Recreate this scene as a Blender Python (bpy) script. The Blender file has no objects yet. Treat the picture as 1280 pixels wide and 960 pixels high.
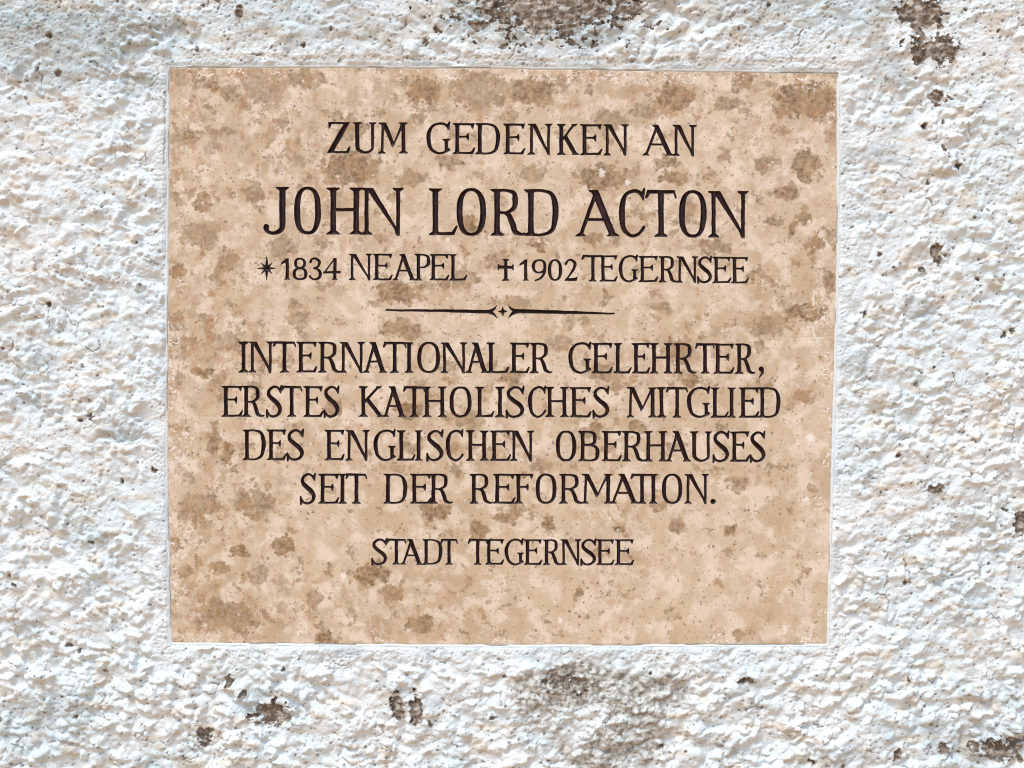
import bpy, math, random
import numpy as np

# ------------------------------------------------------------------ camera, sky, sun, exposure
scene = bpy.context.scene
COL = scene.collection
VS = scene.view_settings
VS.view_transform = 'Standard'; VS.look = 'None'; VS.gamma = 1.0
VS.use_curve_mapping = False
VS.exposure = 0.57

cam_d = bpy.data.cameras.new("camera")
cam = bpy.data.objects.new("camera", cam_d); COL.objects.link(cam)
cam_d.sensor_width = 36.0; cam_d.lens = 35.0
cam_d.clip_start = 0.01; cam_d.clip_end = 100.0
cam.location = (0.0, -1.280 * 35.0 / 36.0, 0.0)
cam.rotation_euler = (math.radians(90), 0, 0)
scene.camera = cam
scene.cycles.use_denoising = False
scene.cycles.filter_width = 1.1

SUN_EL, SUN_AZ = math.radians(63), math.radians(-36)   # azimuth measured from straight out of the wall, minus = to the left
sd = bpy.data.lights.new("sun", 'SUN')
sd.energy = 1.95; sd.angle = math.radians(20); sd.color = (1.0, 0.98, 0.95)
sun = bpy.data.objects.new("sun", sd); COL.objects.link(sun)
dx = math.sin(SUN_AZ) * math.cos(SUN_EL); dy = -math.cos(SUN_AZ) * math.cos(SUN_EL); dz = math.sin(SUN_EL)
from mathutils import Vector
sun.rotation_euler = Vector((dx, dy, dz)).to_track_quat('Z', 'Y').to_euler()
sun.location = (dx * 3, dy * 3, dz * 3)

world = bpy.data.worlds.new("World"); scene.world = world
world.use_nodes = True
wn, wl = world.node_tree.nodes, world.node_tree.links
wn.clear()
sky = wn.new('ShaderNodeTexSky'); sky.sky_type = 'NISHITA'; sky.sun_disc = False
sky.sun_elevation = SUN_EL; sky.sun_rotation = math.atan2(dx, dy) % (2 * math.pi)
sky.air_density = 1.0; sky.dust_density = 2.0
bg = wn.new('ShaderNodeBackground'); bg.inputs['Strength'].default_value = 0.15
tc = wn.new('ShaderNodeTexCoord'); sp = wn.new('ShaderNodeSeparateXYZ')
mr = wn.new('ShaderNodeMapRange'); mr.inputs['From Min'].default_value = -0.02; mr.inputs['From Max'].default_value = 0.02
mx = wn.new('ShaderNodeMix'); mx.data_type = 'RGBA'
mx.inputs[6].default_value = (3.6, 2.2, 1.15, 1)      # sunlit gravel and earth below the horizon
wo = wn.new('ShaderNodeOutputWorld')
wl.new(tc.outputs['Generated'], sp.inputs[0]); wl.new(sp.outputs['Z'], mr.inputs['Value'])
wl.new(mr.outputs['Result'], mx.inputs[0]); wl.new(sky.outputs[0], mx.inputs[7])
wl.new(mx.outputs[2], bg.inputs['Color']); wl.new(bg.outputs[0], wo.inputs[0])

# ------------------------------------------------------------------ number helpers (all lengths in millimetres on the wall: u right, v down)
RNG = np.random.default_rng(11)
TAB = RNG.random((256, 256, 3))

def sstep(a, b, x):
    t = np.clip((x - a) / (b - a), 0, 1); return t * t * (3 - 2 * t)

def pn(x, y, seed=0):
    """gradient noise, about -0.7..0.7"""
    xi = np.floor(x).astype(np.int64); yi = np.floor(y).astype(np.int64)
    xf = x - xi; yf = y - yi
    u = xf * xf * xf * (xf * (xf * 6 - 15) + 10); w = yf * yf * yf * (yf * (yf * 6 - 15) + 10)
    def g(ix, iy, fx, fy):
        a = TAB[(ix + seed * 37) & 255, (iy + seed * 91) & 255, 0] * (2 * math.pi)
        return np.cos(a) * fx + np.sin(a) * fy
    n00 = g(xi, yi, xf, yf); n10 = g(xi + 1, yi, xf - 1, yf)
    n01 = g(xi, yi + 1, xf, yf - 1); n11 = g(xi + 1, yi + 1, xf - 1, yf - 1)
    a = n00 + u * (n10 - n00); b = n01 + u * (n11 - n01)
    return a + w * (b - a)

def fbm(x, y, seed=0, oct=3, gain=0.5):
    s = 0; a = 1.0
    for k in range(oct):
        s = s + a * pn(x, y, seed + k * 5); x = x * 2.03 + 11.3; y = y * 2.03 + 7.7; a *= gain
    return s

def worley(x, y, seed=0):
    """F1 distance and the random number of the nearest cell"""
    xi = np.floor(x).astype(np.int64); yi = np.floor(y).astype(np.int64)
    best = np.full(x.shape, 9.0); rid = np.zeros(x.shape)
    for ox in (-1, 0, 1):
        for oy in (-1, 0, 1):
            t = TAB[(xi + ox + seed * 53) & 255, (yi + oy + seed * 29) & 255]
            d = np.hypot(xi + ox + t[..., 0] - x, yi + oy + t[..., 1] - y)
            m = d < best
            best = np.where(m, d, best); rid = np.where(m, t[..., 2], rid)
    return best, rid

def blobs(x, y, seed, k=9.0, cover=1.0):
    """rounded pebbles grown into one another, 0..about 1"""
    xi = np.floor(x).astype(np.int64); yi = np.floor(y).astype(np.int64)
    acc = np.ones(x.shape)
    for ox in (-1, 0, 1):
        for oy in (-1, 0, 1):
            t = TAB[(xi + ox + seed * 53) & 255, (yi + oy + seed * 29) & 255]
            d2 = (xi + ox + t[..., 0] - x) ** 2 + (yi + oy + t[..., 1] - y) ** 2
            rad = .42 + .50 * t[..., 2]; amp = (.35 + .65 * ((t[..., 2] * 9.7) % 1)) * (((t[..., 2] * 5.3) % 1) < cover)
            acc += np.exp(k * amp * np.clip(1 - d2 / rad ** 2, 0, 1) ** 1.3) - 1
    return np.log(acc) / k

def poly_sdf(x, y, pts):
    d2 = np.full(x.shape, 1e9); ins = np.zeros(x.shape, bool)
    n = len(pts)
    for i in range(n):
        ax, ay = pts[i]; bx, by = pts[(i + 1) % n]
        ex, ey = bx - ax, by - ay; wx, wy = x - ax, y - ay
        t = np.clip((wx * ex + wy * ey) / (ex * ex + ey * ey + 1e-12), 0, 1)
        d2 = np.minimum(d2, (wx - ex * t) ** 2 + (wy - ey * t) ** 2)
        c = ((ay <= y) & (by > y)) | ((by <= y) & (ay > y))
        if ey != 0:
            ins ^= c & (x < ax + (y - ay) / ey * ex)
    d = np.sqrt(d2)
    return np.where(ins, -d, d)

def chain_sdf(x, y, pts, ws):
    d = np.full(x.shape, 1e9)
    for i in range(len(pts) - 1):
        ax, ay = pts[i]; bx, by = pts[i + 1]
        ex, ey = bx - ax, by - ay; wx, wy = x - ax, y - ay
        t = np.clip((wx * ex + wy * ey) / (ex * ex + ey * ey + 1e-12), 0, 1)
        d = np.minimum(d, np.hypot(wx - ex * t, wy - ey * t) - (ws[i] + (ws[i + 1] - ws[i]) * t) / 2)
    return d

def build_mesh(name, co, loops, starts, mats, parent=None, attrs=None, smooth=True):
    me = bpy.data.meshes.new(name)
    me.vertices.add(len(co)); me.vertices.foreach_set('co', np.asarray(co, np.float32).ravel())
    me.loops.add(len(loops)); me.loops.foreach_set('vertex_index', np.asarray(loops, np.int32))
    me.polygons.add(len(starts)); me.polygons.foreach_set('loop_start', np.asarray(starts, np.int32))
    me.polygons.foreach_set('use_smooth', np.full(len(starts), smooth))
    me.update(calc_edges=True)
    for k, a in (attrs or {}).items():
        at = me.attributes.new(k, 'FLOAT', 'POINT'); at.data.foreach_set('value', np.asarray(a, np.float32))
    me.materials.append(mats)
    ob = bpy.data.objects.new(name, me); COL.objects.link(ob)
    if parent: ob.parent = parent
    return ob

def march(us, vs, f, fields):
    """the part of a height grid where f < 0, cut cleanly along f = 0; returns u, v, fields, loops, starts"""
    nv, nu = f.shape
    U, V = np.meshgrid(us, vs)
    f = np.where(np.abs(f) < 1e-6, 1e-6, f)
    ins = f < 0
    gid = np.full(f.shape, -1, np.int64); k = int(ins.sum()); gid[ins] = np.arange(k)
    names = list(fields); src = [U, V] + [fields[n] for n in names]
    out = [[a[ins]] for a in src]
    hx = ins[:, :-1] != ins[:, 1:]
    hid = np.full(hx.shape, -1, np.int64); nh = int(hx.sum()); hid[hx] = k + np.arange(nh); k += nh
    t = (f[:, :-1] / (f[:, :-1] - f[:, 1:] + 1e-30))[hx]
    for o, a in zip(out, src): o.append(a[:, :-1][hx] * (1 - t) + a[:, 1:][hx] * t)
    vx = ins[:-1] != ins[1:]
    vid = np.full(vx.shape, -1, np.int64); nvv = int(vx.sum()); vid[vx] = k + np.arange(nvv); k += nvv
    t = (f[:-1] / (f[:-1] - f[1:] + 1e-30))[vx]
    for o, a in zip(out, src): o.append(a[:-1][vx] * (1 - t) + a[1:][vx] * t)
    out = [np.concatenate(o) for o in out]
    slot = [gid[:-1, :-1], hid[:-1], gid[:-1, 1:], vid[:, 1:], gid[1:, 1:], hid[1:], gid[1:, :-1], vid[:, :-1]]
    case = ins[:-1, :-1] * 1 + ins[:-1, 1:] * 2 + ins[1:, 1:] * 4 + ins[1:, :-1] * 8
    loops, starts, base = [], [], 0
    for c in range(1, 16):
        m = case == c
        n = int(m.sum())
        if not n: continue
        b = [c & 1, (c >> 1) & 1, (c >> 2) & 1, (c >> 3) & 1]
        ids = []
        for q in range(4):
            if b[q]: ids.append(slot[2 * q][m])
            if b[q] != b[(q + 1) % 4]: ids.append(slot[2 * q + 1][m])
        a = np.stack(ids[::-1], 1)
        loops.append(a.ravel()); starts.append(base + np.arange(n) * a.shape[1]); base += a.size
    return out[0], out[1], dict(zip(names, out[2:])), np.concatenate(loops), np.concatenate(starts)

def to_world(u, v, h):
    return np.stack([(u - 640) / 1000, -h / 1000, (480 - v) / 1000], 1)

def grid_object(name, us, vs, f, fields, mat, parent=None):
    u, v, fl, lo, st = march(us, vs, f, fields)
    h = fl.pop('h')
    return build_mesh(name, to_world(u, v, h), lo, st, mat, parent, fl)

# ------------------------------------------------------------------ materials
class NT:
    def __init__(s, name):
        s.m = bpy.data.materials.new(name); s.m.use_nodes = True
        s.n, s.l = s.m.node_tree.nodes, s.m.node_tree.links
        s.p = s.n['Principled BSDF']
        s.co = s.n.new('ShaderNodeTexCoord').outputs['Object']
    def attr(s, k):
        a = s.n.new('ShaderNodeAttribute'); a.attribute_name = k; return a.outputs['Fac']
    def noise(s, scale, detail=3, rough=0.55, off=0):
        t = s.n.new('ShaderNodeTexNoise'); t.inputs['Scale'].default_value = scale
        t.inputs['Detail'].default_value = detail; t.inputs['Roughness'].default_value = rough
        mp = s.n.new('ShaderNodeMapping'); mp.inputs['Location'].default_value = (off, off * .7, off * 1.3)
        s.l.new(s.co, mp.inputs[0]); s.l.new(mp.outputs[0], t.inputs[0]); return t.outputs['Fac']
    def rng(s, x, a, b, c=0., d=1.):
        r = s.n.new('ShaderNodeMapRange'); r.interpolation_type = 'SMOOTHSTEP'
        for k, q in zip(('From Min', 'From Max', 'To Min', 'To Max'), (a, b, c, d)): r.inputs[k].default_value = q
        s.l.new(x, r.inputs['Value']); return r.outputs['Result']
    def math(s, op, a, b):
        m = s.n.new('ShaderNodeMath'); m.operation = op; m.use_clamp = False
        for k, q in enumerate((a, b)):
            if isinstance(q, (int, float)): m.inputs[k].default_value = q
            else: s.l.new(q, m.inputs[k])
        return m.outputs[0]
    def mix(s, f, a, b):
        m = s.n.new('ShaderNodeMix'); m.data_type = 'RGBA'
        if isinstance(f, (int, float)): m.inputs[0].default_value = f
        else: s.l.new(f, m.inputs[0])
        for k, q in ((6, a), (7, b)):
            if isinstance(q, tuple): m.inputs[k].default_value = (*q, 1)
            else: s.l.new(q, m.inputs[k])
        return m.outputs[2]
    def bump(s, x, strength, dist, prev=None):
        b = s.n.new('ShaderNodeBump'); b.inputs['Strength'].default_value = strength; b.inputs['Distance'].default_value = dist
        s.l.new(x, b.inputs['Height'])
        if prev: s.l.new(prev, b.inputs['Normal'])
        return b.outputs[0]
    def done(s, col, rough, normal=None, spec=0.3):
        if isinstance(col, tuple): s.p.inputs['Base Color'].default_value = (*col, 1)
        else: s.l.new(col, s.p.inputs['Base Color'])
        if isinstance(rough, (int, float)): s.p.inputs['Roughness'].default_value = rough
        else: s.l.new(rough, s.p.inputs['Roughness'])
        s.p.inputs['Specular IOR Level'].default_value = spec
        if normal: s.l.new(normal, s.p.inputs['Normal'])
        return s.m

def mat_plaster():
    t = NT('white_lime_plaster')
    c = t.mix(t.rng(t.noise(9, 4), .35, .65), (.665, .765, .79), (.70, .755, .755))
    c = t.mix(t.attr('tan'), c, (.56, .49, .375))
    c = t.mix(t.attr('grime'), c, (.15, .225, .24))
    rust = t.mix(t.rng(t.noise(160, 3), .4, .62), (.105, .082, .062), (.25, .21, .165))
    c = t.mix(t.attr('mortar'), c, rust)
    n = t.bump(t.noise(520, 4, .7), .55, .0012)
    n = t.bump(t.noise(1500, 2, .6, 3), .35, .0006, n)
    return t.done(c, .92, n, .15)

def mat_mortar():
    t = NT('bare_lime_mortar')
    c = t.mix(t.rng(t.noise(130, 4, .65), .38, .62), (.15, .122, .095), (.36, .31, .255))
    c = t.mix(t.rng(t.noise(60, 3, .6, 5), .52, .72), c, (.085, .07, .05))
    c = t.mix(t.attr('pale'), c, (.6, .58, .52))
    n = t.bump(t.noise(420, 4, .7), .8, .0016)
    return t.done(c, .95, n, .15)

def mat_stone():
    t = NT('polished_limestone')
    c = t.mix(t.rng(t.noise(5.5, 5, .6), .34, .66), (.615, .505, .365), (.52, .405, .27))
    c = t.mix(t.rng(t.noise(34, 6, .62, 2), .5, .68, 0, .45), c, (.72, .62, .51))
    c = t.mix(t.rng(t.noise(70, 6, .72, 4), .54, .72, 0, .5), c, (.43, .295, .175))
    c = t.mix(t.attr('cream'), c, (.74, .65, .53))
    br = t.mix(t.rng(t.noise(75, 5, .65, 7), .35, .68), (.19, .12, .058), (.365, .245, .13))
    c = t.mix(t.attr('brown'), c, br)
    c = t.mix(t.attr('rust'), c, (.40, .21, .095))
    c = t.mix(t.rng(t.noise(300, 4, .7, 9), .58, .72, 0, .7), c, (.34, .22, .13))
    c = t.mix(t.attr('speck'), c, (.09, .06, .04))
    c = t.mix(t.attr('flake'), c, (.80, .75, .68))
    n = t.bump(t.noise(300, 4, .6), .16, .0006)
    n = t.bump(t.attr('flake'), .5, .0004, n)
    return t.done(c, t.rng(t.noise(40, 3), .3, .7, .42, .58), n, .3)

def mat_paint():
    t = NT('dark_brown_letter_paint')
    c = t.mix(t.rng(t.noise(90, 4, .6), .4, .7), (.019, .0085, .0092), (.04, .020, .018))
    return t.done(c, .5, t.bump(t.noise(500, 3), .25, .0005), .22)

M_PLASTER, M_MORTAR, M_STONE, M_PAINT = mat_plaster(), mat_mortar(), mat_stone(), mat_paint()

# ------------------------------------------------------------------ outline of the slab
QUAD = [(212, 84.5), (420, 84), (640, 85.5), (1046.5, 92), (1046, 330), (1040, 560), (1033.5, 805), (620, 806.5), (215, 803.5), (209.5, 600), (210.5, 300)]
def quad_sdf(u, v):
    return poly_sdf(u, v, QUAD) + pn(u / 45, v / 45, 31) * .9 + pn(u / 9, v / 9, 32) * .5

# ------------------------------------------------------------------ the plaster wall
def axis(a, b, step, far_a, far_b):
    core = list(np.arange(a, b + .01, step)); lo, hi = [], []
    x, s = a, step
    while x > far_a: s *= 1.05; x -= s; lo.append(x)
    x, s = core[-1], step
    while x < far_b: s *= 1.05; x += s; hi.append(x)
    return np.array(lo[::-1] + core + hi)

# bare patches where the white coat has come away: (u, v, half width, half height, raggedness, label)
PATCHES = [
    (688, 12, 92, 32, 34, 'large dark weathered patch above the plaque'),
    (1150, 20, 26, 20, 16, 'ragged brown patch at the upper right'),
    (1166, 62, 27, 18, 14, 'ragged brown patch below another'),
    (1172, 122, 9, 9, 6, None), (1154, 158, 4, 4, 2, None),
    (338, 889, 23, 14, 9, None), (497, 884, 8, 20, 6, None), (521, 886, 7, 15, 5, None),
    (255, 918, 9, 11, 6, None), (287, 853, 6, 7, 4, None), (305, 868, 4, 5, 2, None),
    (1170, 318, 7, 13, 3, None), (1153, 338, 4, 4, 2, None), (1166, 612, 11, 5, 5, None), (1276, 652, 8, 16, 6, None),
    (1252, 938, 30, 12, 14, None), (1215, 932, 9, 7, 6, None), (1178, 935, 7, 6, 4, None), (1120, 942, 6, 7, 4, None),
    (706, 852, 17, 7, 11, None), (929, 850, 10, 4, 4, None), (726, 868, 9, 6, 6, None), (300, 16, 4, 6, 3, None), (1146, 500 - 20, 3, 4, 1, None),
]

def patch_field(u, v):
    w = fbm(u / 24, v / 24, 61, 2) * .8 + fbm(u / 10, v / 9, 65, 4, .6) * .9
    f = np.full(u.shape, 1e3); idx = np.zeros(u.shape, int)
    for k, (pu, pv, rx, ry, n, _) in enumerate(PATCHES):
        m = min(rx, ry)
        d = (np.hypot((u - pu) / rx, (v - pv) / ry) - 1) * m + w * max(n, .95 * m)
        idx = np.where(d < f, k, idx); f = np.minimum(f, d)
    return f, idx

rnd = random.Random(5)
CHIPS = []
while len(CHIPS) < 230:
    u, v = rnd.uniform(-60, 1340), rnd.uniform(-60, 1020)
    if 190 < u < 1065 and 66 < v < 822: continue
    right = 1.0 if u > 1080 else (.75 if v < 80 or v > 820 else .42)
    if rnd.random() > right: continue
    CHIPS.append((u, v, 1.1 + 3.0 * rnd.random() ** 3.2, rnd.uniform(.5, 1.0), rnd.uniform(0, 3.14)))
CHIPS += [(61, 380, 4, .8, .5), (114, 521, 4, 1, 1), (101, 525, 3, .7, 0), (193, 588, 5, .6, .2), (152, 602, 3, .6, 1.4),
          (74, 92, 4.5, .8, .3), (48, 87, 3.5, .4, 2), (62, 45, 4, .8, 0), (20, 731, 4, .5, .7), (87, 806, 4, .7, .4), (100, 814, 3.2, .8, 0), (1196, 208, 5, .5, 1.2), (1180, 186, 5, .5, 1), (1200, 206, 3, .6, .2), (1160, 229, 4, .4, 1.3), (1186, 122, 5, .35, .5)]

CRACKS = []
for k in range(240):
    u, v = rnd.uniform(0, 1280), rnd.uniform(0, 960)
    if 200 < u < 1055 and 70 < v < 815: continue
    a = rnd.uniform(-.5, 1.1); p = [(u, v)]; curl = rnd.uniform(-.5, .5)
    for j in range(rnd.randint(3, 7)):
        a += curl + rnd.uniform(-.5, .5); p.append((p[-1][0] + 4.5 * math.cos(a), p[-1][1] + 4.5 * math.sin(a)))
    CRACKS.append(p)
CRACKS += [[(206, 116), (207, 150), (205.5, 205)], [(0, 380), (30, 382), (58, 380)], [(61, 385), (62, 400), (63, 410)], [(136, 545), (140, 544), (146, 552), (160, 556), (176, 553)], [(300, 18), (301, 28), (303, 33)], [(25, 745), (20, 770), (22, 800)]]

def wall_fields(u, v, q):
    away = q + fbm(u / 46, v / 46, 3, 3) * 38
    rough = sstep(-4, 30, away)                                  # a smoother floated border runs round the slab
    top_smooth = 1 - .55 * sstep(150, 40, v) * sstep(0, .3, pn(u / 190, v / 190, 8) + .15)
    # two lay directions of the thrown coat, crossing over from left to right
    wl_ = 1 - sstep(420, 860, u + pn(u / 260, v / 260, 2) * 180)
    def lay(ang):
        c, s = math.cos(ang), math.sin(ang)
        a = u * c + v * s; b = -u * s + v * c
        wa = fbm(a / 42, b / 36, 12, 3) * 15; wb = fbm(a / 42, b / 36, 14, 3) * 13
        a2, b2 = a + wa, b + wb
        big = fbm(a2 / 80, b2 / 52, 15, 2)
        b3 = b2 + 6 * big                                          # lean the lumps over so that they end in a lip
        l1 = blobs(a2 / 27, b3 / 21, 3, 8, .75)
        l2 = blobs(a2 / 14 + .3 * pn(a / 8, b / 8, 16), (b3 + 5 * l1) / 11.5 + .3 * pn(a / 8, b / 8, 20), 5, 9, .62)
        l3 = blobs(a / 9 + .4 * pn(a / 6, b / 6, 18), (b + 2 * l2) / 7.8, 7, 9, .5)
        return big * 5.2 + l1 * 5.0 + l2 * 5.0 + l3 * 1.8
    h = lay(math.radians(30)) * wl_ + lay(math.radians(-22)) * (1 - wl_)
    peb = blobs(u / 17 + .3 * pn(u / 9, v / 9, 41), v / 15 + .3 * pn(u / 9, v / 9, 42), 11, 9, .4)
    h = h + peb * 4.4 * sstep(690, 850, v + .12 * u) - 3.2
    sandy = sstep(-.05, .3, fbm(u / 70, v / 60, 45, 2)) 
    fine = fbm(u / 5.2, v / 4.4, 47, 2) * .62 + pn(u / 2.7, v / 2.7, 49) * .34
    grit = np.clip(pn(u / 3.4, v / 3.0, 51), -1, .1) * 1.9
    calm = .52 + .58 * sstep(-.3, .28, fbm(u / 130, v / 95, 53, 2) + .22 * sstep(780, 860, v) + .1 * sstep(560, 300, u))
    h = 2.0 + h * calm * rough * top_smooth * .95 + fine * (1.0 - .45 * rough * (1 - sandy)) + grit * (1.05 - .95 * rough * top_smooth * (1 - .6 * sandy))
    h = np.where(q < 9, .6 + (h - .6) * sstep(1.5, 7, q), h)
    # long ridge where two coats meet near the lower left corner
    r = chain_sdf(u + pn(u / 14, v / 14, 71) * 7, v + pn(u / 14, v / 14, 72) * 7, [(103, 720), (112, 742), (150, 788), (172, 825), (183, 862)], [0] * 5)
    h = h - 2.6 * np.exp(-(r / 3.5) ** 2)
    mort = np.zeros(u.shape)
    for cu, cv, cr, asp, an in CHIPS:
        b = 3 * cr + 2
        iu0, iu1 = np.searchsorted(US, (cu - b, cu + b)); iv0, iv1 = np.searchsorted(VSA, (cv - b, cv + b))
        if iu0 == iu1 or iv0 == iv1: continue
        s = np.s_[iv0:iv1, iu0:iu1]
        a = (u[s] - cu) * math.cos(an) + (v[s] - cv) * math.sin(an); c = -(u[s] - cu) * math.sin(an) + (v[s] - cv) * math.cos(an)
        d = np.hypot(a, c / asp) + pn(u[s] / 3.5, v[s] / 3.5, 77) * cr * 1.1 - cr
        k = sstep(.9, -.7, d)
        h[s] -= k * min(2.4, .9 + cr * .4); mort[s] = np.maximum(mort[s], k)
    wu, wv = u + pn(u / 6, v / 6, 81) * 3.5, v + pn(u / 6, v / 6, 82) * 3.5
    for p in CRACKS:
        xs, ys = [a for a, _ in p], [b for _, b in p]
        iu0, iu1 = np.searchsorted(US, (min(xs) - 8, max(xs) + 8)); iv0, iv1 = np.searchsorted(VSA, (min(ys) - 8, max(ys) + 8))
        s = np.s_[iv0:iv1, iu0:iu1]
        if u[s].size == 0: continue
        k = sstep(1.15, .2, chain_sdf(wu[s], wv[s], p, [.0] * len(p))) * (.45 + .5 * ((len(p) * 7 + int(xs[0])) % 5) / 4)
        h[s] -= k * 1.5; mort[s] = np.maximum(mort[s], k * .85)
    # pinholes and specks of dirt in the coat
    f2, r2 = worley((u + pn(u / 3.1, v / 3.1, 83) * 2.6) / 7.5, (v + pn(u / 3.1, v / 3.1, 84) * 2.2) / 6.2, 9)
    f2 = f2 / (.45 + 1.0 * ((r2 * 13.7) % 1))
    zone = .30 + .5 * sstep(140, 0, v) + .35 * sstep(830, 900, v) + .18 * sstep(1080, 1180, u)
    mort = np.maximum(mort, sstep(.24, .12, f2) * (r2 > 1 - .75 * zone) * (.3 + .6 * ((r2 * 31.1) % 1)))
    h = h - sstep(.26, .1, f2) * (r2 > 1 - .75 * zone) * .8
    # tan mottling from noise, independent of the relief
    tan = sstep(.10, .42, fbm(u / 36 + .3 * pn(u / 15, v / 15, 90), v / 15, 91, 3)) * .62 * sstep(14, 46, away)
    tan = np.maximum(tan, sstep(.22, .5, fbm(u / 150, v / 30, 95, 3)) * .5 * sstep(110, 60, v))
    # dirt and algae patches along the top and under the slab; blue-grey lower corners
    g = 0
    def stain(cu, cv, rx, ry, st, n=.55):
        d = np.hypot((u - cu) / rx, (v - cv) / ry) + fbm(u / 70, v / 60, 97, 4) * n
        return sstep(1.1, .45, d) * st
    blot = .68 + .32 * sstep(-.12, .25, fbm(u / 13, v / 9, 101, 3))
    for s in [(95, 55, 150, 62, .5), (690, 20, 150, 50, .5), (400, 25, 160, 40, .28), (980, 12, 160, 34, .3), (60, 905, 90, 50, .3), (1225, 925, 95, 40, .35)]:
        g = np.maximum(g, stain(*s)) if not np.isscalar(g) else stain(*s)
    g = np.maximum(g, sstep(.22, .55, fbm(u / 105, v / 70, 119, 4)) * .34)      # faint algae film, wherever the wall stays damp
    g = g * blot
    d = np.maximum(np.maximum(stain(715, 855, 70, 38, .85, .8), stain(800, 866, 70, 42, .75, .8)), stain(770, 930, 120, 42, .7, .9))
    speck = np.clip(d * 1.25, 0, 1) * sstep(.0, .16, fbm(u / 7.5, v / 6, 105, 3))
    mort = np.maximum(mort, speck * .72); g = np.maximum(g, d * .22)
    tan = np.clip(np.maximum(tan, d * .55), 0, .8)
    # run of dirt along the top of the slab
    ln = sstep(4.5, 1.5, np.abs(v - 70 - (u - 212) * .008 - pn(u / 60, v / 60, 111) * 5)) * sstep(200, 260, u) * sstep(1080, 1000, u)
    mort = np.maximum(mort, ln * sstep(-.1, .25, pn(u / 5, v / 3, 113)) * .45); tan = np.maximum(tan, ln * .5)
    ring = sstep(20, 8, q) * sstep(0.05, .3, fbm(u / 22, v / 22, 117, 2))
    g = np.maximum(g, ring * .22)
    return h, mort, tan, np.clip(g, 0, .85)

US = axis(-30, 1310, 1.2, -360, 1640); VSA = axis(-30, 990, 1.2, -330, 1290)
U, V = np.meshgrid(US, VSA)
Q = quad_sdf(U, V)
h, mort, tan, grime = wall_fields(U, V, Q)
PF, PI_ = patch_field(U, V)
PF = np.maximum(PF, 16 - Q)
deep = sstep(0, -2.2, PF)
base_h = 1.2 + (h - 1.2) * (1 - .55 * deep)
h = np.where(PF < 0, base_h - deep * 2.6 + deep * fbm(U / 9, V / 8, 121, 3) * 3.2, h + .7 * sstep(5, 0, PF))
mort = np.maximum(mort, sstep(1.6, .2, PF) * .6)
pale = sstep(.12, .3, fbm(U / 17, V / 12, 125, 3)) * .8 * sstep(-2, -6, PF)

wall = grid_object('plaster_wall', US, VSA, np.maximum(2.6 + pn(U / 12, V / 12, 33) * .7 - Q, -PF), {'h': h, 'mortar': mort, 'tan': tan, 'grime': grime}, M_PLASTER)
wall['label'] = 'rough white plastered wall with brown chips and stains around the inscribed stone plaque'
wall['category'] = 'wall'
for k, (pu, pv, rx, ry, n, lab) in enumerate(PATCHES):
    m = 2.2 * n + 6
    i0, i1 = np.searchsorted(US, (pu - rx - m, pu + rx + m)); j0, j1 = np.searchsorted(VSA, (pv - ry - m, pv + ry + m))
    s = np.s_[j0:j1, i0:i1]
    f = np.where(PI_[s] == k, PF[s], np.maximum(PF[s], .001))
    if (f < 0).sum() < 3: continue
    o = grid_object('bare_mortar_patch', US[i0:i1], VSA[j0:j1], f, {'h': h[s], 'pale': pale[s]}, M_MORTAR, wall)
    if lab: o['label'] = lab

# body of the wall behind the coat
def box(name, u0, u1, v0, v1, y0, y1, mat, parent):
    x0, x1, z1, z0 = (u0 - 640) / 1000, (u1 - 640) / 1000, (480 - v0) / 1000, (480 - v1) / 1000
    co = [(x0, y0, z0), (x1, y0, z0), (x1, y1, z0), (x0, y1, z0), (x0, y0, z1), (x1, y0, z1), (x1, y1, z1), (x0, y1, z1)]
    fc = [(0, 1, 5, 4), (1, 2, 6, 5), (2, 3, 7, 6), (3, 0, 4, 7), (4, 5, 6, 7), (3, 2, 1, 0)]
    return build_mesh(name, co, [i for f in fc for i in f], list(range(0, 24, 4)), mat, parent, None, False)
box('masonry_core', US[0] + 1, US[-1] - 1, VSA[0] + 1, VSA[-1] - 1, .034, .30, M_MORTAR, wall)

# ------------------------------------------------------------------ lettering: strokes of a hand-cut roman, in millimetres, y up from the baseline
def cr(pts, n=7):
    """Catmull-Rom through points (x, y, width)"""
    p = [np.array(q, float) for q in pts]; p = [2 * p[0] - p[1]] + p + [2 * p[-1] - p[-2]]
    out = []
    for i in range(1, len(p) - 2):
        for k in range(n):
            t = k / n
            out.append(.5 * ((2 * p[i]) + (p[i + 1] - p[i - 1]) * t + (2 * p[i - 1] - 5 * p[i] + 4 * p[i + 1] - p[i + 2]) * t * t + (3 * p[i] - p[i - 1] - 3 * p[i + 1] + p[i + 2]) * t ** 3))
    out.append(p[-2])
    return ('c', [(a[0], a[1]) for a in out], [max(.3, a[2]) for a in out])
def P(*pts): return ('p', list(pts))
def L(x0, y0, x1, y1, w0, w1=None):
    """straight stroke with flat horizontal ends"""
    w1 = w0 if w1 is None else w1
    return P((x0 - w0 / 2, y0), (x0 + w0 / 2, y0), (x1 + w1 / 2, y1), (x1 - w1 / 2, y1))
def serif(x, y, w, e, up, l=1., r=1.):
    k = 1 if up else -1
    return P((x - w / 2 - e * l, y), (x + w / 2 + e * r, y), (x + w / 2 + e * .85 * r, y + k * e * .26), (x + w / 2 - .1 * w, y + k * e * .95), (x - w / 2 + .1 * w, y + k * e * .95), (x - w / 2 - e * .85 * l, y + k * e * .26))
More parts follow.
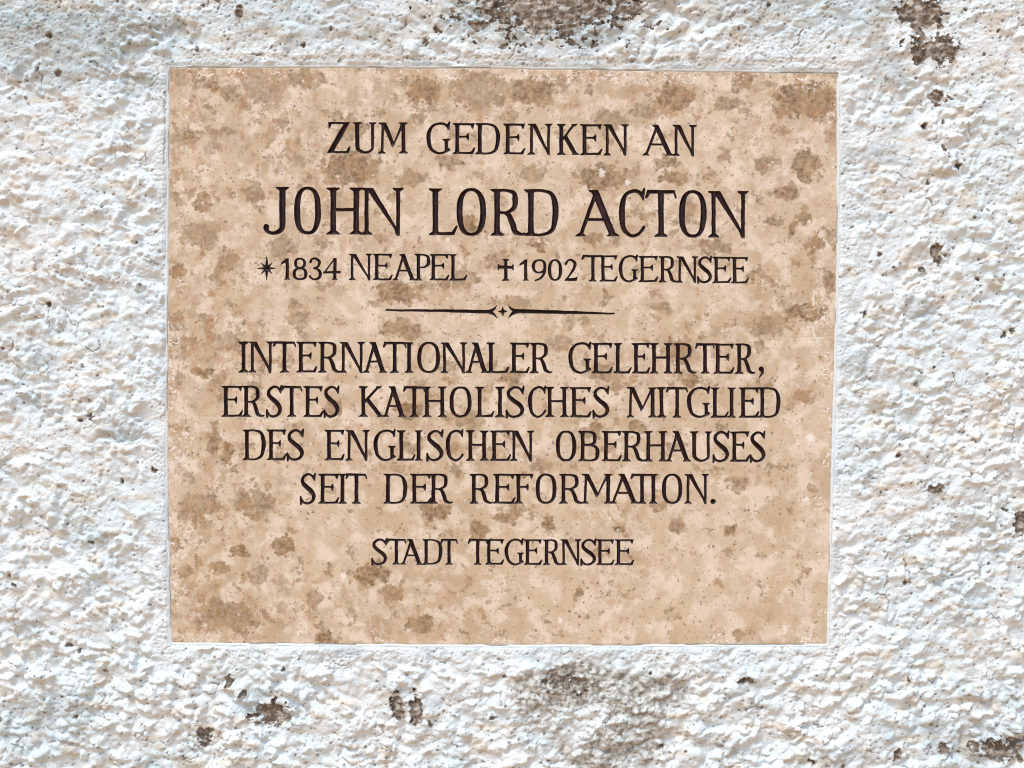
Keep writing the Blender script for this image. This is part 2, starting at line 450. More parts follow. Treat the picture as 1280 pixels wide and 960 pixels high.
def stem(x, w, H, e, top=True, bot=True):
    r = [P((x - w / 2, 0), (x + w / 2, 0), (x + w * .45, H * .3), (x + w * .45, H * .7), (x + w / 2, H), (x - w / 2, H), (x - w * .45, H * .7), (x - w * .45, H * .3))]
    if bot: r.append(serif(x, 0, w, e, True))
    if top: r.append(serif(x, H, w, e, False))
    return r
def oval(cx, cy, rx, ry, s, t, n=40, a0=0, a1=360, ex=2.3):
    pts, ws = [], []
    for k in range(n + 1):
        a = math.radians(a0 + (a1 - a0) * k / n); c, d = math.cos(a), math.sin(a)
        x = math.copysign(abs(c) ** (2 / ex), c); y = math.copysign(abs(d) ** (2 / ex), d)
        w = t + (s - t) * abs(c) ** 1.5
        pts.append((cx + (rx - w / 2) * x, cy + (ry - t / 2) * y)); ws.append(w)
    return ('c', pts, ws)

def arms(W, H, s, t, e, x0, foot=True, mid=True):
    r = [P((x0, H), (W * .93, H), (W * .97, H + .01 * H), (W * .90, H * .83), (W * .86, H * .85), (W * .80, H - t * 1.15), (x0, H - t))]
    if mid:
        r += [P((x0, H * .535), (W * .62, H * .535), (W * .62, H * .535 + t), (x0, H * .535 + t)),
              P((W * .56, H * .55 + t * .3), (W * .70, H * .675), (W * .72, H * .56), (W * .70, H * .425))]
    if foot:
        r += [P((x0, 0), (W * .90, 0), (W * 1.0, H * .20), (W * .95, H * .20), (W * .80, t * 1.15), (x0, t))]
    return r

def glyph(ch, W, H, b=1.0):
    s, t = .114 * H * b, .048 * H * b
    e = .085 * H
    x0 = e * .85 + s / 2
    if ch == 'I': return stem(W / 2, s, H, max(.6, (W - s) / 2))
    if ch == 'L': return stem(x0, s, H, e) + arms(W, H, s, t, e, x0, True, False)[3 - 2:][:0] + [P((x0, 0), (W * .88, 0), (W, H * .19), (W * .95, H * .20), (W * .80, t * 1.2), (x0, t))]
    if ch == 'E': return stem(x0, s, H, e) + arms(W, H, s, t, e, x0)
    if ch == 'F': return stem(x0, s, H, e) + arms(W, H, s, t, e, x0, False)
    if ch == 'H':
        return stem(x0, s, H, e) + stem(W - x0, s, H, e) + [L(0, 0, 0, 0, 0.01)][:0] + [P((x0, H * .50), (W - x0, H * .50), (W - x0, H * .50 + t * 1.15), (x0, H * .50 + t * 1.15))]
    if ch == 'T':
        c = W / 2
        return stem(c, s, H, e, False) + [P((W * .10, H - t * 1.2), (W * .90, H - t * 1.2), (W * .96, H * .83), (W, H * .84), (W * .93, H), (W * .06, H + .015 * H), (0, H * .85), (W * .045, H * .83), (W * .16, H - t))]
    if ch == 'D':
        k = t
        return stem(x0, s, H, e) + [cr([(x0, H - k / 2, k), (W * .52, H - k / 2, k), (W * .80, H * .90, s * .62), (W - s * .52, H * .68, s), (W - s * .50, H * .42, s), (W * .82, H * .13, s * .68), (W * .54, k / 2, k), (x0, k / 2, k)])]
    if ch in 'PRB':
        yb = .47 * H if ch != 'B' else .52 * H
        wr = W if ch == 'P' else (.80 * W if ch == 'R' else .86 * W)
        r = stem(x0, s, H, e)
        r.append(cr([(x0, H - t / 2, t), (wr * .55, H - t / 2, t), (wr * .84, H * .92, s * .7), (wr - s * .5, H * .78, s * .92), (wr - s * .72, H * .60, s * .74), (wr * .58, yb + t / 2, t), (x0, yb + t / 2, t)]))
        if ch == 'R':
            r.append(cr([(wr * .50, yb + t * .3, t), (wr * .66, yb - .03 * H, s * .75), (wr * .80, H * .25, s * .95), (wr * .89, H * .09, s * .85), (W * .90, H * .022, t * 1.1), (W * 1.0, H * .045, t * .6)]))
        if ch == 'B':
            r.append(cr([(x0, yb, t), (W * .60, yb, t), (W * .86, H * .44, s * .7), (W - s * .5, H * .27, s), (W * .84, H * .08, s * .7), (W * .58, t / 2, t), (x0, t / 2, t)]))
        return r
    if ch == 'O': return [oval(W / 2, H / 2, W / 2, H / 2 * 1.02, s * .98, t * 1.1)]
    if ch == '0': return [oval(W / 2, H / 2, W / 2, H / 2 * 1.01, s * 1.05, t * 1.1, ex=2.1)]
    if ch in 'CG':
        r = [cr([(W * .90, H * .87, t * 1.1), (W * .76, H * .965, t * 1.3), (W * .52, H * .985, t * 1.25), (W * .25, H * .90, s * .6), (s * .55, H * .68, s * .95), (s * .50, H * .42, s * 1.0), (W * .20, H * .14, s * .75), (W * .48, H * .012, t * 1.25), (W * .74, H * .05, t * 1.1)] + ([(W * .95, H * .20, t * .9)] if ch == 'C' else [(W * .86, H * .12, t)]))]
        r.append(P((W * .83, H * .92), (W * .95, H * 1.05), (W * .99, H * 1.04), (W * .95, H * .78), (W * .90, H * .79)))
        if ch == 'C': r.append(P((W * .90, H * .22), (W * .97, H * .24), (W * 1.0, H * .19), (W * .90, H * .10), (W * .84, H * .12)))
        if ch == 'G':
            gx = W * .83
            r += [P((gx - s * .42, H * .06), (gx + s * .36, H * .05), (gx + s * .42, H * .45), (gx - s * .42, H * .45)), serif(gx, H * .475, s * .8, e * .95, False), P((gx - s * .3, H * .03), (W * 1.0, H * .11), (W * .97, H * .15), (gx, H * .22))]
        return r
    if ch == 'S':
        return [cr([(W * .86, H * .84, t * 1.2), (W * .70, H * .955, t * 1.2), (W * .45, H * .975, t * 1.4), (W * .20, H * .86, s * .72), (W * .20, H * .70, s * .92), (W * .44, H * .55, s * 1.12), (W * .70, H * .42, s * 1.12), (W * .86, H * .25, s * .95), (W * .76, H * .085, s * .7), (W * .48, H * .012, t * 1.3), (W * .24, H * .05, t * 1.2), (W * .10, H * .16, t * 1.1)]),
                P((W * .80, H * .90), (W * .92, H * 1.04), (W * .97, H * 1.02), (W * .92, H * .76), (W * .86, H * .77)),
                P((W * .20, H * .08), (W * .10, -H * .05), (W * .04, -H * .03), (W * .03, H * .23), (W * .09, H * .25))]
    if ch == 'N':
        xl, xr = e + t * .7, W - e * .8 - t * .7
        return [L(xl, 0, xl, H * .98, t * 1.5), serif(xl, 0, t * 1.5, e, True), P((0, H), (xl + s * 1.0, H), (xl + s * .4, H * .93), (e * .3, H * .965)),
                P((xl - s * .1, H), (xl + s * 1.15, H), (xr + t * .7, H * .02), (xr + t * .6, -H * .025), (xr - t * .6, -H * .015), (xr - s * .72, H * .13)),
                L(xr, 0, xr, H, t * 1.3, t * 1.5), serif(xr, H, t * 1.5, e, False)]
    if ch == 'M':
        xl, xr = e + t * .7, W - e - s * .5; c = (xl + xr) / 2
        return [L(xl, 0, xl + e * .3, H, t * 1.3), serif(xl, 0, t * 1.3, e, True), P((0, H), (xl + s, H), (xl + s * .3, H * .93), (e * .3, H * .965)),
                P((xl - s * .1, H), (xl + s * 1.05, H), (c + s * .45, H * .32), (c - s * .05, H * .20)),
                P((c - t * .2, H * .22), (c + t * .9, H * .27), (xr + s * .2, H), (xr - t, H))] + stem(xr, s, H, e)
    if ch == 'A':
        ap = W * .44
        return [P((e * .8, 0), (e * .8 + t * 1.4, 0), (ap + s * .45, H * .93), (ap - s * .1, H * .96)), serif(e * .8 + t * .7, 0, t * 1.4, e * .9, True),
                P((ap - s * .75, H), (ap + s * .55, H), (W - e * .7, 0), (W - e * .7 - s * 1.12, 0)), serif(W - e * .75 - s * .55, 0, s, e * .85, True),
                P((ap - s * 1.15, H * 1.0), (ap + s * .4, H), (ap, H * .93), (ap - s * .85, H * .955)),
                P((W * .24, H * .335), (W * .72, H * .335), (W * .71, H * .335 + t), (W * .26, H * .335 + t))]
    if ch == 'K':
        return stem(x0, s, H, e) + [P((x0 + s * .3, H * .43), (x0 + s * .4, H * .55), (W * .74, H), (W * .84, H)), serif(W * .80, H, t, e * .8, False),
                P((x0 + s * .65, H * .56), (x0 + s * 1.3, H * .67), (W - e * .35, 0), (W - e * .35 - s * 1.15, 0)), serif(W - e * .5 - s * .5, 0, s, e * .7, True)]
    if ch == 'U':
        xl, xr = x0, W - e * .8 - s * .36
        return [L(xl, H * .25, xl, H, s), serif(xl, H, s, e, False), L(xr, H * .25, xr, H, s * .66, s * .7), serif(xr, H, s * .7, e * .9, False),
                cr([(xl, H * .27, s), (xl + s * .25, H * .12, s * .9), (xl + (xr - xl) * .38, H * .025, t * 1.4), (xl + (xr - xl) * .68, H * .03, t * 1.2), (xr - s * .1, H * .13, s * .55), (xr, H * .27, s * .66)])]
    if ch == 'J':
        x = W - e * .9 - s / 2
        return [L(x, H * .22, x, H, s), serif(x, H, s, e, False), cr([(x, H * .24, s), (x - s * .2, H * .10, s * .85), (W * .46, H * .015, t * 1.4), (W * .24, H * .03, t * 1.3), (W * .12, H * .11, s * .8), (W * .13, H * .15, s * .95)])]
    if ch == 'Z':
        return [P((W * .08, H), (W * .97, H), (W * .92, H - t), (W * .1, H - t * 1.1)), P((W * .06, H), (W * .16, H), (W * .20, H - t), (W * .12, H * .80), (W * .08, H * .80)),
                P((0, 0), (W * .24, 0), (W * .97, H), (W * .76, H)), P((0, 0), (W * .92, 0), (W * .92, t * 1.1), (W * .06, t)), P((W * .80, 0), (W * .93, 0), (W * 1.0, H * .20), (W * .96, H * .21), (W * .82, t))]
    if ch == '1':
        x = W * .62
        return [P((x - s / 2, 0), (x + s / 2, 0), (x + s / 2, H), (x - s / 2, H * .96)), serif(x, 0, s, e * .75, True), P((x - s * .2, H), (x - s * .1, H * .84), (W * .02, H * .72), (W * .05, H * .80), (W * .28, H * .88))]
    if ch == '8':
        return [oval(W / 2, H * .76, W * .40, H * .25, s * .85, t * 1.2), oval(W / 2, H * .27, W * .5, H * .28, s * .98, t * 1.2)]
    if ch == '3':
        return [cr([(W * .10, H * .83, s * .8), (W * .22, H * .96, t * 1.2), (W * .52, H * .98, t * 1.5), (W * .82, H * .84, s * .85), (W * .74, H * .64, s * .7), (W * .38, H * .53, t)]),
                cr([(W * .38, H * .54, t), (W * .74, H * .47, s * .7), (W * .92, H * .29, s * 1.0), (W * .80, H * .09, s * .8), (W * .45, H * .015, t * 1.4), (W * .14, H * .07, t * 1.2), (W * .06, H * .15, s * .7)])]
    if ch == '4':
        x = W * .66
        return [L(x, 0, x, H, s), serif(x, 0, s, e * .7, True), P((0, H * .30), (W, H * .30), (W * .97, H * .40), (0, H * .37)), P((0, H * .31), (W * .10, H * .34), (x + s * .3, H), (x - s * .3, H * .98))]
    if ch == '9':
        return [oval(W / 2, H * .68, W * .5, H * .32, s * .95, t * 1.2), cr([(W - s * .48, H * .66, s * .95), (W * .86, H * .36, s * .85), (W * .60, H * .12, s * .6), (W * .22, H * .01, t)])]
    if ch == '2':
        return [cr([(W * .10, H * .80, s * .85), (W * .24, H * .95, t * 1.2), (W * .52, H * .98, t * 1.6), (W * .82, H * .82, s * 1.0), (W * .72, H * .56, s * .85), (W * .36, H * .25, s * .5), (W * .08, H * .04, t)]),
                P((0, 0), (W * .92, 0), (W, H * .19), (W * .90, H * .15), (W * .25, H * .10))]
    if ch == '.': return [('c', [(W / 2, W / 2), (W / 2 + .1, W / 2)], [W, W])]
    if ch == ',': return [('c', [(W * .5, H * .80), (W * .52, H * .78)], [W * .9, W * .9]), cr([(W * .62, H * .75, W * .6), (W * .72, H * .45, W * .45), (W * .10, H * .02, W * .12)])]

# each line: cap-top and baseline at its two ends, then words with the letters' extents
LINES = [
    ((409, 191.0, 38.3), (870, 194.6, 38.0), [('ZUM', [409, 438, 441.5, 470, 473, 509.7]), ('GEDENKEN', [533.5, 563, 566.5, 594, 594.6, 624.6, 629.6, 656.7, 659.8, 689.6, 696.5, 723.2, 725.7, 753, 754.4, 785.4]), ('AN', [803.5, 842, 840.5, 869.8])]),
    ((329, 292.0, 58.2), (935, 296.6, 57.4), [('JOHN', [328.7, 361, 368, 401, 408.8, 453, 451.2, 503.7]), ('LORD', [536.5, 571.8, 571, 607.2, 613.8, 656, 656, 697.6]), ('ACTON', [719.6, 774, 774, 806.5, 806.7, 845.8, 849, 883, 885, 934.7])]),
    ((345, 349.6, 26.8), (427, 349.6, 26.8), [('1834', [351, 364, 366, 384, 386.6, 401.6, 404.2, 426])]),
    ((436, 350.0, 32.5), (584, 350.4, 32.4), [('NEAPEL', [436.3, 464.7, 466.7, 490.8, 491, 520, 518.8, 537.3, 537.4, 561.6, 562, 584])]),
    ((649, 350.6, 26.2), (722, 350.8, 26.2), [('1902', [649, 662, 665.3, 682.7, 685.3, 702.5, 705.6, 721.8])]),
    ((727, 351.3, 32.2), (936, 354.0, 32.2), [('TEGERNSEE', [727, 755, 749.6, 772, 774, 797.4, 798.7, 822.8, 823.8, 846.8, 845.7, 872, 871.1, 890.5, 891, 913.8, 914, 935.6])]),
    ((298, 465.3, 38.2), (943, 467.0, 37.2), [('INTERNATIONALER', [298, 310.8, 311, 341.8, 341, 370.2, 371, 396.6, 397.8, 426.5, 424.5, 455.4, 454, 483.7, 478.8, 508, 506, 516.7, 522, 549.8, 551, 583.4, 582, 611, 608.7, 636.9, 637.6, 662, 662.8, 690]),
                                       ('GELEHRTER', [711, 739.2, 740, 766, 767.4, 789.2, 790, 812.6, 812.6, 840, 842.5, 869.8, 869.2, 893.4, 892.3, 918, 919.2, 943.4])]),
    ((277, 520.8, 38.2), (975, 521.8, 37.0), [('ERSTES', [277.4, 303.8, 302.7, 330, 332.3, 353, 351.4, 377.7, 379.5, 404.2, 404, 424.7]),
                                       ('KATHOLISCHES', [449, 479.6, 478, 507.7, 504, 531.6, 528.6, 557.7, 562.3, 589.2, 594.6, 618, 619, 631, 631.4, 656.2, 660.5, 682.6, 682.2, 710.4, 712.5, 739.4, 740, 762.4]),
                                       ('MITGLIED', [783.3, 821.2, 821, 832.7, 832.5, 860.2, 859.4, 887.6, 888.9, 910.7, 909.2, 919.6, 924, 949.2, 948, 975.2])]),
    ((304, 574.8, 37.6), (957, 577.0, 37.2), [('DES', [303.8, 331.4, 333.8, 358, 357.7, 380.6]), ('ENGLISCHEN', [406.3, 431, 432, 461.5, 467.4, 494.7, 496.6, 519.2, 518.4, 528, 532.2, 555.2, 557.7, 579.4, 583, 610.2, 612.7, 638.8, 637.8, 667.2]),
                                       ('OBERHAUSES', [695.2, 720, 723.4, 749.2, 752.6, 777.4, 778, 806.2, 805.4, 833.5, 832, 863.6, 862.8, 889.5, 890.2, 912.2, 913, 937, 936.7, 957.2])]),
    ((375, 629.4, 37.0), (886, 629.2, 36.4), [('SEIT', [374.5, 395.3, 398.4, 424.2, 422.8, 433.2, 432, 458.9]), ('DER', [480, 508.5, 513, 539.9, 537, 565.2]),
                                       ('REFORMATION', [587.5, 615.6, 616.7, 644.2, 643.2, 667.4, 669.8, 695.4, 699.4, 729, 727, 765.5, 762.5, 797.9, 788, 817.2, 811.4, 822, 827.8, 852.6, 855.7, 885.4])]),
    ((464, 705.4, 31.4), (793, 706.2, 31.6), [('STADT', [463.8, 484.7, 483, 507.9, 500.9, 528.8, 528.5, 552.4, 550.5, 572.2]), ('TEGERNSEE', [585, 609.4, 606.9, 630.2, 631.5, 654.6, 655.3, 677.7, 679, 701.5, 700.7, 725.8, 725, 746, 745.8, 768.2, 769, 792.9])]),
]
STEP = 0.7
PU = np.arange(203, 1056, STEP); PV = np.arange(77, 816, STEP)
GU, GV = np.meshgrid(PU, PV)
WU = GU + pn(GU / 17, GV / 17, 131) * .55 + pn(GU / 6, GV / 6, 132) * .25          # the hand of the letter cutter
WV = GV + pn(GU / 17, GV / 17, 133) * .55 + pn(GU / 6, GV / 6, 134) * .25
BIG = np.full(GU.shape, 9.0)
WORDS = []                       # (name, label, slice, sdf)

def cut(shapes, x0, yb, bounds):
    """distance field of shapes drawn with their origin at (x0, yb), on the slab grid inside bounds"""
    i0, i1 = np.searchsorted(PU, (bounds[0], bounds[2])); j0, j1 = np.searchsorted(PV, (bounds[1], bounds[3]))
    s = np.s_[j0:j1, i0:i1]
    x, y = WU[s] - x0, yb - WV[s]
    d = np.full(x.shape, 9.0)
    for sh in shapes:
        d = np.minimum(d, poly_sdf(x, y, sh[1]) if sh[0] == 'p' else chain_sdf(x, y, sh[1], sh[2]))
    return s, d

def add_word(name, label, parts, grow=.42):
    field = np.full(GU.shape, 9.0)
    for s, d in parts: field[s] = np.minimum(field[s], d - grow)
    jj, ii = np.where(field < 3)
    s = np.s_[max(0, jj.min() - 1):jj.max() + 2, max(0, ii.min() - 1):ii.max() + 2]
    WORDS.append((name, label, s, field[s].copy())); BIG[s] = np.minimum(BIG[s], field[s])

for (ua, ba, ha), (ub, bb, hb), words in LINES:
    for txt, xs in words:
        parts = []
        for k, ch in enumerate(txt):
            a, b = xs[2 * k], xs[2 * k + 1]; mid = (a + b) / 2
            t = (mid - ua) / (ub - ua); yb, H = ba + (bb - ba) * t, ha + (hb - ha) * t
            bold = 1.06 if H > 50 else (1.12 if txt.isdigit() else 1.04)
            parts.append(cut(glyph(ch, b - a, H, bold), a, yb, (a - 5, yb - H * 1.15 - 4, b + 6, yb + H * .12 + 4)))
        add_word('carved_date' if txt.isdigit() else 'carved_word', 'dark cut lettering reading ' + txt, parts)
add_word('carved_comma', 'dark cut comma', [cut(glyph(',', 6.2, 13.5), 948.5, 472.0, (940, 450, 962, 480))])
add_word('carved_full_stop', 'dark cut full stop', [cut(glyph('.', 5.8, 6), 888.4, 629.8, (880, 615, 902, 640))])
star = []
for k in range(8):
    a = math.radians(90 + 45 * k); R = (14.5, 9.8, 11.8, 9.8)[k % 4]; w = 3.4 if k % 4 == 0 else 2.6
    c, d = math.cos(a), math.sin(a)
    star.append(P((-d * w / 2 * .5 - c, c * w / 2 * .5 - d), (c * R * .35 - d * w * .42, d * R * .35 + c * w * .42), (c * R, d * R), (c * R * .35 + d * w * .42, d * R * .35 - c * w * .42), (d * w / 2 * .5 - c, -c * w / 2 * .5 - d)))
star.append(('c', [(0, 0), (.1, 0)], [6.4, 6.4]))
add_word('carved_star', 'dark eight pointed star cut before the date 1834', [cut(star, 333.4, 335.4, (315, 315, 352, 356))])
cross = [P((-1.9, -13), (1.9, -13), (1.5, 12), (-1.5, 12)), P((-9, 1.6), (9, 1.6), (9, 4.6), (-9, 4.6)), serif(0, 13, 3, 2.6, False), P((-1.5, 11), (1.5, 11), (1.6, 13), (-1.6, 13)), serif(0, -13.4, 3.4, 2.8, True),
         P((-9.6, -.4), (-8.8, -.4), (-7.4, 2), (-7.4, 4.2), (-8.8, 6.6), (-9.6, 6.6)), P((9.6, -.4), (8.8, -.4), (7.4, 2), (7.4, 4.2), (8.8, 6.6), (9.6, 6.6))]
add_word('carved_cross', 'dark cross cut before the date 1902', [cut(cross, 632.2, 337.2, (617, 318, 648, 356))])
bar_l = [P((482.5, -387.0), (560, -386.9), (600, -387.6), (612, -387.3), (617.5, -384.8), (621, -381.8), (618.4, -387.0), (615.4, -389.4), (618.6, -392.2), (621.6, -397.8), (616.6, -393.6), (611, -391.6), (600, -391.6), (560, -390.0), (482.5, -388.6))]
add_word('carved_rule', 'left dark tapering bar of the dividing ornament', [cut(bar_l, 0, 0, (478, 376, 626, 404))])
bar_r = [P((768, -391.4), (700, -388.2), (650, -386.9), (643, -386.6), (638.5, -384.0), (635.5, -381.2), (637.6, -386.2), (641, -389.2), (637.8, -392.4), (635.4, -397.6), (640, -393.8), (646, -391.6), (655, -391.4), (700, -392.2), (768, -392.8))]
add_word('carved_rule', 'right dark tapering bar of the dividing ornament', [cut(bar_r, 0, 0, (631, 376, 774, 404))])
dia = [P((0, 5.9), (1.5, 1.5), (5.9, 0), (1.5, -1.5), (0, -5.9), (-1.5, -1.5), (-5.9, 0), (-1.5, 1.5)), ('c', [(0, 0), (.1, 0)], [4.4, 4.4])]
add_word('carved_diamond', 'small dark four pointed diamond between the two bars', [cut(dia, 628.5, 389.3, (620, 380, 637, 399))])

# ------------------------------------------------------------------ the slab
GQ = quad_sdf(GU, GV)
BLOTS = [(330,112,30,20),(288,117,12,9),(530,113,22,17),(605,112,42,24),(440,160,20,14),(437,211,38,20),(515,225,22,10),(372,175,6,7),(236,168,11,8),(317,242,14,12),(253,252,14,11),(252,292,30,18),(286,326,15,14),(221,340,11,10),(352,308,18,14),(369,382,10,7),(500,365,30,16),(581,347,16,12),(556,356,8,7),(588,283,14,13),(622,325,15,12),(264,107,14,10),(225,95,10,10),(385,100,30,12),
    (665,115,30,20),(704,104,10,9),(737,112,5,10),(840,122,28,16),(916,130,20,12),(930,100,18,14),(1008,125,42,22),(905,195,9,11),(1008,208,18,20),(1038,172,8,12),(953,208,12,14),(840,222,20,8),(888,209,7,5),(833,204,18,8),(750,221,32,18),(665,218,18,11),(963,276,12,7),(990,287,7,12),(1038,290,8,9),(1005,270,9,14),(953,247,4,4),(895,307,22,11),(943,345,9,8),(862,258,10,14),(1036,355,9,15),(1008,390,25,12),(826,383,15,9),(757,369,5,10),(672,307,9,7),(706,374,7,5),(740,298,14,8),(647,379,18,10),(1018,307,13,13),(985,240,20,10),(760,150,20,14),(560,200,18,11),
    (254,466,13,7),(242,426,9,8),(267,547,8,20),(285,565,8,14),(249,632,30,14),(220,677,11,10),(238,598,8,8),(319,632,24,20),(354,681,15,14),(323,719,16,14),(272,710,11,9),(462,717,26,14),(393,748,13,10),(527,780,18,12),(406,798,16,8),(285,770,42,20),(505,412,30,14),(370,399,18,9),(415,511,12,10),(509,511,20,12),(585,524,18,13),(572,587,9,9),(599,663,10,14),(514,560,14,9),(230,640,9,12),(300,690,16,8),(490,740,18,10),(545,640,18,12),
    (960,408,25,14),(848,439,20,16),(862,475,20,9),(1005,497,18,9),(846,657,10,11),(916,659,7,8),(678,583,16,9),(826,632,18,6),(777,661,9,6),(920,603,14,8),(895,587,5,5),(848,560,14,9),(895,728,6,6),(633,645,16,11),(633,757,6,5),(723,739,4,4),(741,538,15,9),(989,641,6,6),(799,533,12,8),(687,654,10,13),(754,466,22,11),(640,470,20,12),(700,430,18,10)]
wu = GU + fbm(GU / 18, GV / 18, 141, 4, .55) * 10; wv = GV + fbm(GU / 18, GV / 18, 146, 4, .55) * 10
ragged = fbm(GU / 9, GV / 9, 149, 4, .65)
brown = np.zeros(GU.shape)
for k, (bu, bv, rx, ry) in enumerate(BLOTS):
    m = max(rx, ry) * 1.6 + 12
    i0, i1 = np.searchsorted(PU, (bu - m, bu + m)); j0, j1 = np.searchsorted(PV, (bv - m, bv + m))
    s = np.s_[j0:j1, i0:i1]
    d = (np.hypot((wu[s] - bu) / rx, (wv[s] - bv) / ry) - 1) * min(rx, ry) + ragged[s] * min(rx, ry) * .42 + .8
    w = .9 + 2.8 * ((k * 53) % 17) / 16
    brown[s] = np.maximum(brown[s], sstep(w, -w * .8, d) * (.66 + .34 * ((k * 37) % 11) / 10))
dens = np.clip(sstep(-.3, .35, fbm(GU / 120, GV / 120, 151, 2)) * .55 + .5 * sstep(420, 230, GU) + .55 * sstep(260, 90, GV) * sstep(.1, .5, np.abs(GU - 640) / 420) - .5 * sstep(760, 900, GU) * sstep(480, 600, GV), .08, 1)
for sc, thr, st, sd_ in ((22, .62, .6, 2), (13, .66, .55, 4), (8, .74, .45, 6)):
    f1, r1 = worley((GU + fbm(GU / 9, GV / 9, 153, 3, .65) * 8) / sc, (GV + fbm(GU / 9, GV / 9, 157, 3, .65) * 8) / sc, sd_)
    rad = .14 + .26 * ((r1 * 7.3) % 1)
    brown = np.maximum(brown, sstep(rad + .10, rad - .06, f1 + ragged * .10) * (r1 > thr) * st * (.15 + .85 * dens))
cl = fbm(GU / 26, GV / 26, 158, 6, .68) + .30 * dens - .20
brown = np.maximum(brown, sstep(.24, .42, cl) * .7)
brown *= .70 + .36 * sstep(-.3, .3, fbm(GU / 6, GV / 6, 161, 4, .65))
brown = np.maximum(brown, sstep(.0, .5, fbm(GU / 46, GV / 46, 165, 5, .65)) * .26 * (.4 + .6 * dens))
cream = sstep(.02, .5, fbm(GU / 30, GV / 30, 167, 5, .58) + .14) * .7 * (1 - .8 * brown)
f1, r1 = worley(GU / 7, GV / 7, 12)
rust = sstep(.24, .1, f1 + pn(GU / 2.6, GV / 2.6, 171) * .12) * (r1 > .86) * .6
rust = np.maximum(rust, sstep(.12, .5, fbm(GU / 21, GV / 21, 173, 4, .6)) * .45 * (.3 + .7 * dens))
for bu, bv, rr in ((268, 367, 8), (1018, 307, 11), (1005, 497, 12), (480, 580, 5), (238, 178, 6), (640, 270, 7), (250, 318, 7)):
    rust = np.maximum(rust, sstep(1.1, .3, np.hypot(wu - bu, wv - bv) / rr) * .5)
f1, r1 = worley((GU + pn(GU / 4, GV / 4, 175) * 3) / 8.5, (GV + pn(GU / 4, GV / 4, 176) * 3) / 8.5, 17)
speck = sstep(.15, .06, f1) * (r1 > .80) * .75
curl = np.abs(pn(GU / 10, GV / 10, 177)); speck = np.maximum(speck, sstep(.035, .012, curl) * sstep(.33, .45, pn(GU / 6.5, GV / 6.5, 178)) * .6)
edge = sstep(-34, -8, GQ) * (1 - sstep(-3, -1, GQ) * .3)
wz = np.maximum.reduce([edge * sstep(.2, .38, fbm(GU / 38, GV / 38, 181, 2) + .18 * sstep(240, 1040, np.abs(GU - 640) * 2)) * .95,
                        .8 * sstep(1.0, .4, np.hypot((GU - 1022) / 26, (GV - 400) / 60) + .3 * pn(GU / 20, GV / 20, 185)), .8 * sstep(1.0, .4, np.hypot((GU - 228) / 22, (GV - 560) / 60) + .3 * pn(GU / 20, GV / 20, 186)),
                        .85 * sstep(1.0, .4, np.hypot((GU - 765) / 135, (GV - 94) / 15) + 1.1 * pn(GU / 20, GV / 20, 187))])
line = np.minimum(np.abs(pn(GU / 9, GV / 9, 191)), np.abs(pn(GU / 5.5, GV / 6.5, 193)) * 1.1)
flake = sstep(.10, .045, line) * sstep(-.06, .14, fbm(GU / 6, GV / 6, 195, 2)) * wz
f1, r1 = worley(GU / 30, GV / 30, 21)
flake = np.maximum(flake, sstep(.07, .02, f1 + pn(GU / 3, GV / 3, 197) * .06) * (r1 > .88) * .6)
for bu, bv, rr in ((430, 720, 4.5), (1007, 625, 4), (1013, 548, 6), (700, 775, 3.5), (752, 216, 5), (784, 228, 4), (560, 300, 3)):
    flake = np.maximum(flake, sstep(1.2, .5, np.hypot(GU - bu, GV - bv) / rr + pn(GU / 3, GV / 3, 199) * .8) * .8)
sh = pn(GU / 60, GV / 60, 201) * .12 - sstep(-1.6, .2, GQ) * .5
FIELDS = {'h': sh, 'brown': np.clip(brown, 0, 1), 'cream': cream, 'rust': np.clip(rust, 0, .8), 'speck': speck, 'flake': np.clip(flake, 0, 1)}

plaque = bpy.data.objects.new('memorial_plaque', None); COL.objects.link(plaque)
plaque.empty_display_size = .1
plaque.location = (-.015, .028, -.325)
bpy.context.view_layer.update()
def adopt(ob):
    ob.parent = plaque; ob.matrix_parent_inverse = plaque.matrix_world.inverted()
    return ob
plaque['label'] = 'square beige brown mottled stone plaque with dark German inscription set flush in the white wall'
plaque['category'] = 'plaque'

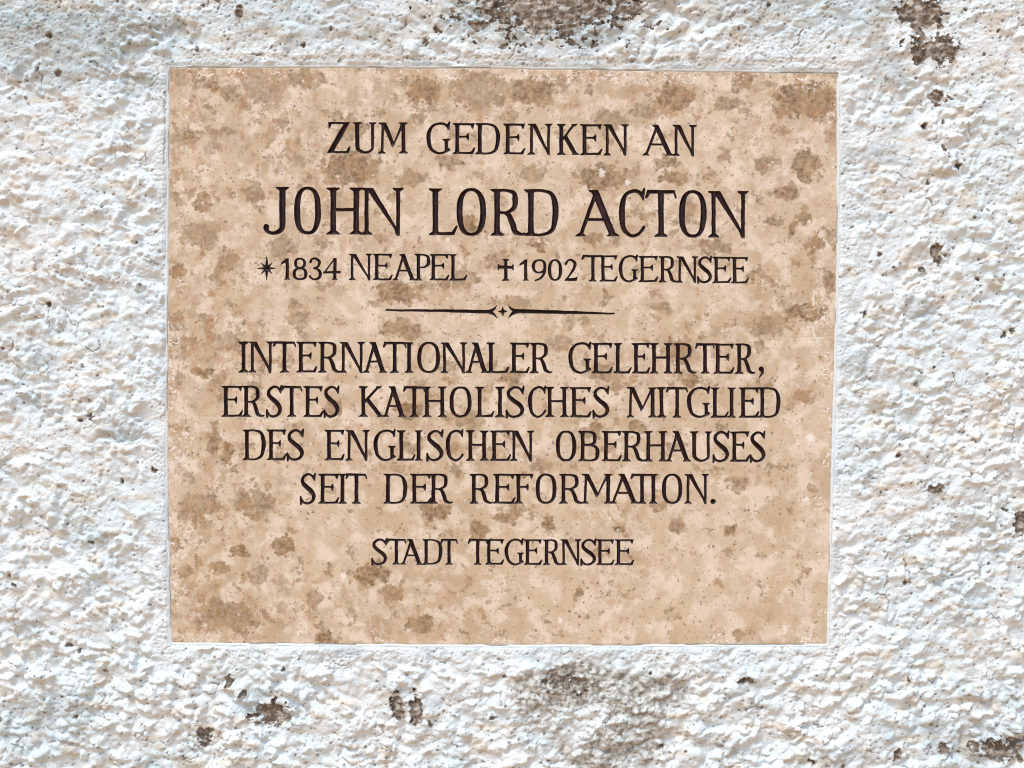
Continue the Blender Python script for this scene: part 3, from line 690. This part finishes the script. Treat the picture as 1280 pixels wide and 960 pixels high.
# face of the slab with the letters cut out of it, then its sides and back
u, v, fl, lo, st = march(PU, PV, np.maximum(GQ, -BIG), FIELDS)
hh = fl.pop('h'); co = to_world(u, v, hh)
n0 = len(QUAD); qo = np.array(QUAD, float); c0 = qo.mean(0); qi = c0 + (qo - c0) * (1 - 1.2 / 400)
side = np.concatenate([to_world(qi[:, 0], qi[:, 1], np.full(n0, -.9)), to_world(qi[:, 0], qi[:, 1], np.full(n0, -28.))])
b = len(co); loops = [lo]; starts = [st]; k = len(lo)
for i in range(n0):
    j = (i + 1) % n0
    loops.append(np.array([b + i, b + n0 + i, b + n0 + j, b + j])); starts.append(np.array([k])); k += 4
loops.append(np.array([b + n0 + i for i in range(n0)])); starts.append(np.array([k]))
pad = {n: np.concatenate([a, np.zeros(2 * n0)]) for n, a in fl.items()}
adopt(build_mesh('stone_slab', np.concatenate([co, side]), np.concatenate(loops), np.concatenate(starts), M_STONE, None, pad))
for name, label, s, f in WORDS:
    j, i = s
    dep = -np.clip(-f * 1.25, 0, 3.2)
    o = adopt(grid_object(name, PU[i], PV[j], f, {'h': sh[s] + dep}, M_PAINT))
    o['label'] = label

# ------------------------------------------------------------------ mortar joint pointed up to the slab's edge
JU = np.arange(194, 1064, .9); JV = np.arange(68, 824, .9)
U, V = np.meshgrid(JU, JV); q = quad_sdf(U, V)
wob = pn(U / 30, V / 30, 211) * 1.2 + pn(U / 7, V / 7, 213) * .5
c = 1.9 + wob * .6
jh = .7 - .16 * (q - c) ** 2 + pn(U / 4, V / 4, 215) * .35 * sstep(0, 2, q)
gap = sstep(1.0, .1, np.abs(q - .6)) * sstep(.12, .3, fbm(U / 60, V / 60, 217, 2) + .12 * sstep(700, 790, V) + .15 * sstep(900, 1040, U) * sstep(400, 150, V) + .1 * sstep(230, 205, U))
jh = jh - gap * 1.6
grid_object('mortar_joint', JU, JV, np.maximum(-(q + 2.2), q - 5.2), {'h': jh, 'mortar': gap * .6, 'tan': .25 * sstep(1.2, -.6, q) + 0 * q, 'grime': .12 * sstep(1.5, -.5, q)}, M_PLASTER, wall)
